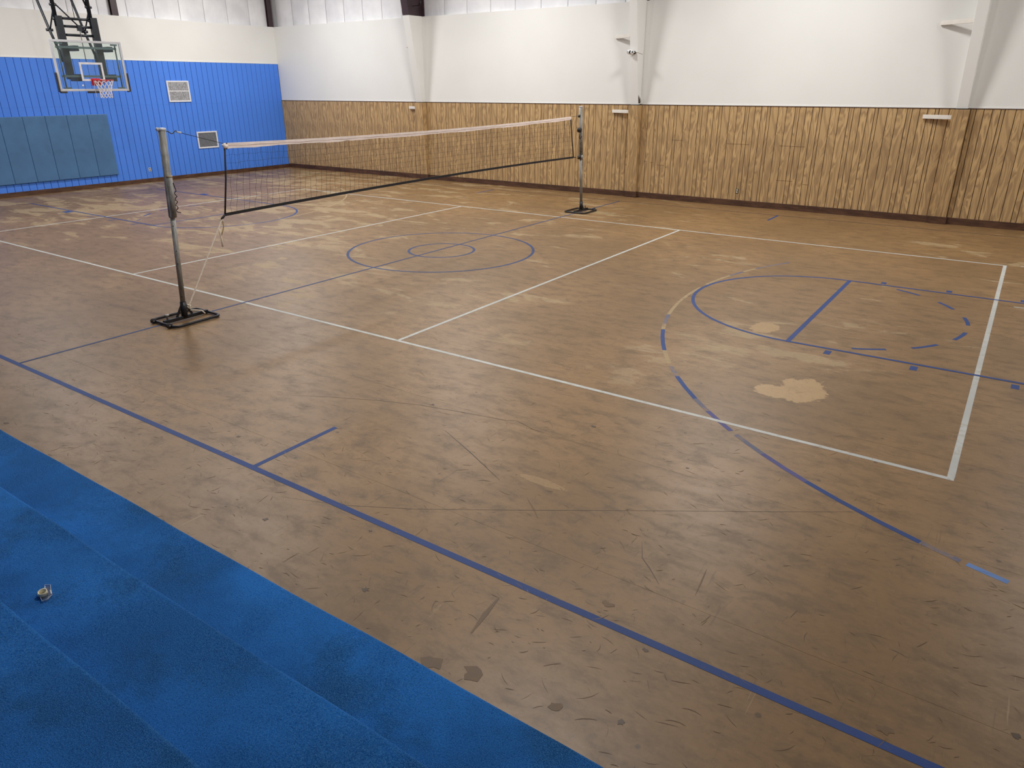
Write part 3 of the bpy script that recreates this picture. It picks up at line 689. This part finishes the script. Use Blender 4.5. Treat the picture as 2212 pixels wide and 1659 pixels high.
obj('base_knot', MB().tube([E_+vec(.02*math.cos(i), .02*math.sin(i*1.2), .03*math.sin(i*.7)-.01) for i in range(12)], .010, 6), M_ROPE, rp)
obj('base_tail', MB().tube([E_+vec(0, .01, -.06), E_+vec(.02, .07, -.07), E_+vec(.05, .15, -.09), E_+vec(.09, .17, -.13)], .009, 6), M_ROPE, rp)

# ================================================================== basketball hoop
BX, BC, BZ0, BZ1, BH = -11.85, 1.455, 2.885, 4.113, .915
hp = thing('basketball_hoop', 'ceiling-hung glass basketball backboard with red rim and white net', 'basketball hoop', (BX-.4, BC, BZ0))
obj('glass_panel', MB().box((BX-.010, BC-BH+.03, BZ0+.03), (BX+.002, BC+BH-.03, BZ1-.03)), M_GLASS, hp)
fm = MB(); fw_ = .055
for a, b in (((BX-.03, BC-BH, BZ0), (BX+.012, BC+BH, BZ0+fw_)), ((BX-.03, BC-BH, BZ1-fw_), (BX+.012, BC+BH, BZ1)), ((BX-.03, BC-BH, BZ0+fw_), (BX+.012, BC-BH+fw_, BZ1-fw_)), ((BX-.03, BC+BH-fw_, BZ0+fw_), (BX+.012, BC+BH, BZ1-fw_))):
    obj('frame_rail', MB().box(a, b), M_ALU, hp, bevel=.004)
sq = MB(); ya, yb_, za, zb_ = BC-.305, BC+.305, 3.135, 3.59; tw_ = .05
for a, b in (((BX+.0025, ya, zb_-tw_), (BX+.0045, yb_, zb_)), ((BX+.0025, ya, za), (BX+.0045, yb_, za+tw_)), ((BX+.0025, ya, za+tw_), (BX+.0045, ya+tw_, zb_-tw_)), ((BX+.0025, yb_-tw_, za+tw_), (BX+.0045, yb_, zb_-tw_))):
    sq.box(a, b)
obj('target_square', sq, M_MARK, hp, label='white target rectangle on the glass')
m = MB(); m.box((BX-.045, BC-BH-.035, BZ0-.02), (BX+.03, BC-BH-.001, BZ0+.45)).box((BX-.045, BC-BH-.001, BZ0-.045), (BX+.03, BC-BH+.16, BZ0-.001))
obj('edge_padding', m, M_PADEDGE, hp, bevel=.012, label='dark foam padding on the left edge')
m = MB(); m.box((BX-.045, BC+BH+.001, BZ0-.02), (BX+.03, BC+BH+.035, BZ0+.45)).box((BX-.045, BC+BH-.05, BZ0-.03), (BX+.03, BC+BH+.001, BZ0-.001))
obj('edge_padding', m, M_PADEDGE, hp, bevel=.012, label='dark foam padding on the right edge')
obj('edge_padding', MB().box((BX-.045, BC-.22, BZ0-.05), (BX+.03, BC+.14, BZ0-.001)), M_PADEDGE, hp, bevel=.012, label='dark foam padding under the board')
RZ, RC, RX = 3.155, 1.50, BX+.40
rim = obj('rim', MB().tube([(RX+.229*math.cos(2*math.pi*i/40), RC+.229*math.sin(2*math.pi*i/40), RZ) for i in range(40)], .011, 10, closed=True), M_RED, hp)
obj('rim_bracket', MB().box((BX+.013, RC-.13, 3.02), (BX+.035, RC+.11, 3.20)).box((BX+.035, RC-.08, 3.10), (BX+.17, RC+.08, 3.175)), M_RED, rim, bevel=.006)
for s in (-1, 1): obj('rim_brace', MB().tube([(BX+.036, RC+s*.10, 3.06), (RX-.13, RC+s*.17, 3.145)], .01, 6), M_RED, rim)
nm = MB(); nn = 12
def np_(i, v):
    r = .229-.095*min(1, v*1.7)+.012*v; t = 2*math.pi*i/nn
    return (RX+r*math.cos(t), RC+r*math.sin(t), RZ-.01-.43*v)
rows = [0, .16, .36, .55, .72, .86, 1.0]
for i in range(nn):
    for sgn in (1, -1):
        nm.tube([np_(i+sgn*.5*k, v) for k, v in enumerate(rows)], .0055, 4)
obj('net', nm, M_NET, hp)
obj('loose_net_string', MB().tube([(RX-.17, RC-.17, RZ-.02), (RX-.16, RC-.19, RZ-.2), (RX-.16, RC-.18, RZ-.42)], .004, 4), M_NET, hp)
obj('white_sticker', MB().lathe([(0, 0), (.025, 0), (.025, .002), (0, .002)], (BX+.003, 1.14, 3.02), (1, 0, 0), 16), M_MARK, hp)
# steel frame behind the glass
for z in (3.94, 3.25): obj('mount_channel', MB().box((BX-.085, .69, z-.025), (BX-.045, 2.25, z+.025)), M_GREYT, hp)
for y0 in (.73, 2.215): obj('mount_upright', MB().tube([(BX-.04, y0, 2.97), (BX-.04, y0, 4.03)], .018, 8), M_GREYT, hp)
for y0, z in ((.76, 4.03), (2.18, 4.03), (.76, 2.96), (2.18, 2.96)): obj('corner_clip', MB().box((BX-.028, y0-.09, z-.02), (BX-.012, y0+.09, z+.02)), M_GREYT, hp)
MX = -12.3
for y0, s in ((1.10, -1), (2.0, 1)):
    ms_ = obj('mast', MB().box((MX-.08, y0-.088, 3.18), (MX+.03, y0+.088, 4.70)), M_TUBE, hp, bevel=.006)
    obj('mast_tube', MB().tube([(MX-.03, y0-.055, 4.45), (MX-.03, y0-.06, 8.3)], .05, 14), M_TUBE, hp)
    for z in (4.62, 4.95, 5.25): obj('coupling', MB().tube([(MX-.03, y0-.13, z), (MX-.03, y0+.03, z)], .032, 10), M_TUBE, hp)
    obj('mast_foot', MB().box((MX+.03, y0-.05, 3.13), (BX-.086, y0+.14, 3.30)), M_TUBE, hp, bevel=.006)
    obj('mast_bracket', MB().box((MX+.03, y0+.05, 3.86), (BX-.086, y0+.18, 3.99)), M_TUBE, hp, bevel=.006)
    obj('brace_lug', MB().box((MX-.13, y0-.12, 3.60), (MX-.08, y0-.03, 3.76)), M_TUBE, hp)
    yb2 = y0-.065
    obj('back_brace', MB().tube([(MX-.10, yb2, 3.69), (-12.75, yb2, 4.36), (-13.09, yb2, 5.13), (-14.3, yb2, 7.55)], .033, 10), M_TUBE, hp)
    obj('coupling', MB().tube([(-12.76, yb2-.08, 4.38), (-12.76, yb2+.08, 4.38)], .036, 10), M_TUBE, hp)
    obj('short_strut', MB().tube([(-12.75, yb2+.02, 4.40), (MX-.04, y0-.06, 4.86)], .018, 8), M_TUBE, hp)
for z in (4.645, 4.46, 4.255): obj('crossbar', MB().tube([(MX-.03, 1.10, z), (MX-.03, 2.0, z)], .032, 12), M_TUBE, hp)
obj('diagonal_strut', MB().tube([(MX-.03, 1.06, 5.02), (-12.72, 1.94, 4.34)], .018, 8), M_TUBE, hp)
obj('inner_brace', MB().tube([(MX-.03, 1.05, 4.95), (MX-.1, 1.5, 8.2)], .024, 8), M_TUBE, hp)
obj('inner_brace', MB().tube([(MX-.03, 1.93, 4.85), (MX-.1, 1.5, 6.4)], .022, 8), M_TUBE, hp)
obj('hoist_cable', MB().tube([(MX-.03, 1.53, 4.67), (MX-.03, 1.54, 8.3)], .008, 6), M_TUBE, hp)
obj('height_crank_rod', MB().tube([(MX+.03, 1.57, 4.46), (MX+.1, 1.53, 3.62)], .010, 6), M_TUBE, hp)
obj('height_crank_box', MB().box((MX-.02, 1.52, 4.36), (MX+.06, 1.63, 4.50)), M_TUBE, hp, bevel=.006)
obj('ceiling_beam', MB().box((MX-.12, .6, 8.28), (MX+.06, 2.5, 8.42)), M_TUBE, hp)

# wall pads under the hoop
ord_ = ('leftmost of the six', 'second from left of the six', 'third from left of the six', 'fourth from left of the six', 'fifth from left of the six', 'rightmost of the six')
for i in range(6):
    y1 = 3.31-.6165*(5-i); y0 = y1-.6165
    pd = obj('wall_pad', MB().box((XL+.0145, y0+.003, .355), (XL+.065, y1-.003, 2.20)), M_PAD, bevel=.012, loc=(XL+.02, y0, .355))
    tag(pd, 'teal blue vinyl wall pad under the hoop, %s' % ord_[i], 'wall pad', 'wall pads under the hoop')

# vents on the blue wall
def vent(y0, y1, z0, z1, n, mid, label, slat, fr=.05, sw=.5):
    t = thing('wall_vent', label, 'vent', (XL+.0145, (y0+y1)/2, z0), 'vents on the blue wall'); x0 = XL+.0145
    obj('duct_opening', MB().box((x0, y0+.01, z0+.01), (x0+.003, y1-.01, z1-.01)), M_VENTD, t)
    for a, b in (((y0, z0), (y1, z0+fr)), ((y0, z1-fr), (y1, z1)), ((y0, z0+fr), (y0+fr, z1-fr)), ((y1-fr, z0+fr), (y1, z1-fr))):
        obj('frame_rail', MB().box((x0, a[0], a[1]), (x0+.024, b[0], b[1])), M_VENTW, t, bevel=.003)
    zs = [(z0+fr, z1-fr)]
    if mid:
        zm = (z0+z1)/2+.01; obj('middle_rail', MB().box((x0, y0+fr, zm-.014), (x0+.020, y1-fr, zm+.014)), M_VENTW, t); zs = [(z0+fr, zm-.014), (zm+.014, z1-fr)]
    pit = (y1-y0-2*fr)/n
    for a, b in zs:
        for i in range(n):
            c = y0+fr+pit*(i+.5); h = pit*sw/2
            obj('slat', MB().hexa([(x0+.004, c-h, a), (x0+.016, c+h*.6, a), (x0+.016, c+h, a), (x0+.004, c-h*.6, a), (x0+.004, c-h, b), (x0+.016, c+h*.6, b), (x0+.016, c+h, b), (x0+.004, c-h*.6, b)]) if slat == M_VENTS else MB().box((x0+.004, c-h, a), (x0+.014, c+h, b)), slat, t)
vent(5.525, 6.34, 2.512, 3.178, 22, True, 'upper wall vent with white frame and light grey slats on the blue wall', M_VENTG, .045, .78)
vent(6.34, 7.145, .957, 1.52, 14, False, 'lower wall vent with white frame and dark slats on the blue wall', M_VENTS, .045, .55)
# outlets
def outlet(loc, ax, plate, label):
    t = thing('wall_outlet', label, 'outlet', loc, 'wall outlets'); x, y, z = loc
    q = (lambda u, d, v: (x+d, y+u, z+v)) if ax == 'x' else (lambda u, d, v: (x+u, y-d, z+v))
    obj('cover_plate', MB().box(q(-.04, 0, -.06), q(.04, .007, .06)), plate, t, bevel=.003)
    for v in (-.027, .027): obj('socket', MB().box(q(-.018, .007, v-.017), q(.018, .010, v+.017)), M_PLATE if plate != M_PLATE else M_PLATED, t)
outlet((XL+.0145, 4.40, .413), 'x', M_PLATE, 'pale outlet low on the blue wall, right of the wall pads')
outlet((2.957, YF-.0145, .385), 'y', M_PLATED, 'brown metal outlet low on the wood panelling')

# security camera on the middle column
cy = yfront(3.8); c0 = vec(-.14, cy-.11, 3.80)
sc = thing('security_camera', 'white security camera with black lenses on the middle column', 'camera', (COLX[1], cy, 3.8))
obj('housing', MB().lathe([(0, -.105), (.03, -.103), (.052, -.085), (.06, -.05), (.062, .03), (.052, .062), (.03, .075), (0, .077)], c0, (1, -.25, -.1), 24), M_SHELL, sc)
obj('lens', MB().lathe([(.0, 0), (.040, 0), (.036, .012), (0, .018)], c0+vec(.012, -.052, .0), (.15, -1, -.1), 20), M_LENS, sc)
obj('lens', MB().lathe([(.0, 0), (.030, 0), (.024, .012), (0, .016)], c0+vec(-.078, -.02, .005), (-.9, -.55, -.05), 18), M_LENS, sc)
obj('lens', MB().lathe([(.0, 0), (.026, 0), (.02, .010), (0, .012)], c0+vec(.062, -.038, .0), (.55, -.8, -.05), 18), M_LENS, sc)
obj('mount_disc', MB().lathe([(.036, 0), (.036, .014), (0, .014)], (COLX[1]+.03, cy-.006, 3.79), (0, -1, 0), 20), M_LENS, sc)
obj('mount_arm', MB().tube([(COLX[1]+.03, cy-.018, 3.79), (COLX[1]+.04, cy-.07, 3.79), tuple(c0+vec(.06, .0, 0))], .014, 8), M_SHELL, sc)
cxr = COLX[1]+.11
cb = obj('camera_cable', MB().tube([(COLX[1]+.03, cy-.012, 3.80), (cxr+.004, cy-.008, 3.80), (cxr+.008, cy+.05, 3.79), (cxr+.008, YF-.12, 3.76), (cxr+.008, YF-.03, 3.80), (cxr+.01, YF-.012, 3.95), (cxr+.01, YF-.012, 5.0)], .006, 6), M_TRIM, loc=(cxr, cy, 3.8))
tag(cb, 'thin cream cable running up from the security camera beside the middle column', 'cable')
cb2 = obj('wall_cable', MB().tube([(cxr+.010, YF-.012, 3.9), (cxr+.012, YF-.014, 3.78), (cxr+.010, YF-.012, 3.6), (cxr+.010, YF-.012, 3.1), (cxr+.014, YF-.02, 2.8), (cxr+.02, YF-.03, 2.6), (cxr+.01, YF-.05, 2.54)], .006, 6), M_TRIM, loc=(cxr, YF, 2.6))
tag(cb2, 'thin cream cable hanging down the corner beside the middle column to the panelling', 'cable')

# tape dispenser left on the second step
L = vec(5.575, -8.215, .602)
td = thing('tape_dispenser', 'small clear tape dispenser with a cream roll lying on the blue carpeted step', 'tape dispenser', L)
poly = [(5.5593, -8.2414), (5.5843, -8.2406), (5.6273, -8.2503), (5.635, -8.2266), (5.6191, -8.2002), (5.5871, -8.1892), (5.5609, -8.1785), (5.5302, -8.1657), (5.5056, -8.1826), (5.5312, -8.1941), (5.5269, -8.2163), (5.5364, -8.2289)]
obj('body', MB().prism(poly, L.z, L.z+.003), M_CLEAR, td)
wl_ = MB()
for i in range(len(poly)):   # thin upright rim of the clear shell
    a, b = Vector(poly[i]), Vector(poly[(i+1) % len(poly)]); wl_.bar((a.x, a.y, L.z+.005), (b.x, b.y, L.z+.005), .0010, .006)
obj('body_wall', wl_, M_CLEAR, td)
obj('body_rim', MB().tube([(x_, y_, L.z+.0085) for x_, y_ in poly], .0009, 6, closed=True), M_SHELL, td)
obj('roll', MB().lathe([(.0165, 0), (.0215, 0), (.0215, .021), (.0165, .021), (.0165, 0)], vec(5.574, -8.221, .606), vec(.12, -.10, 1.0), 28), M_ROLL, td)
obj('cutter', MB().bar((5.6191, -8.2002, L.z+.010), (5.5871, -8.1892, L.z+.012), .005, .012), M_SHELL, td)
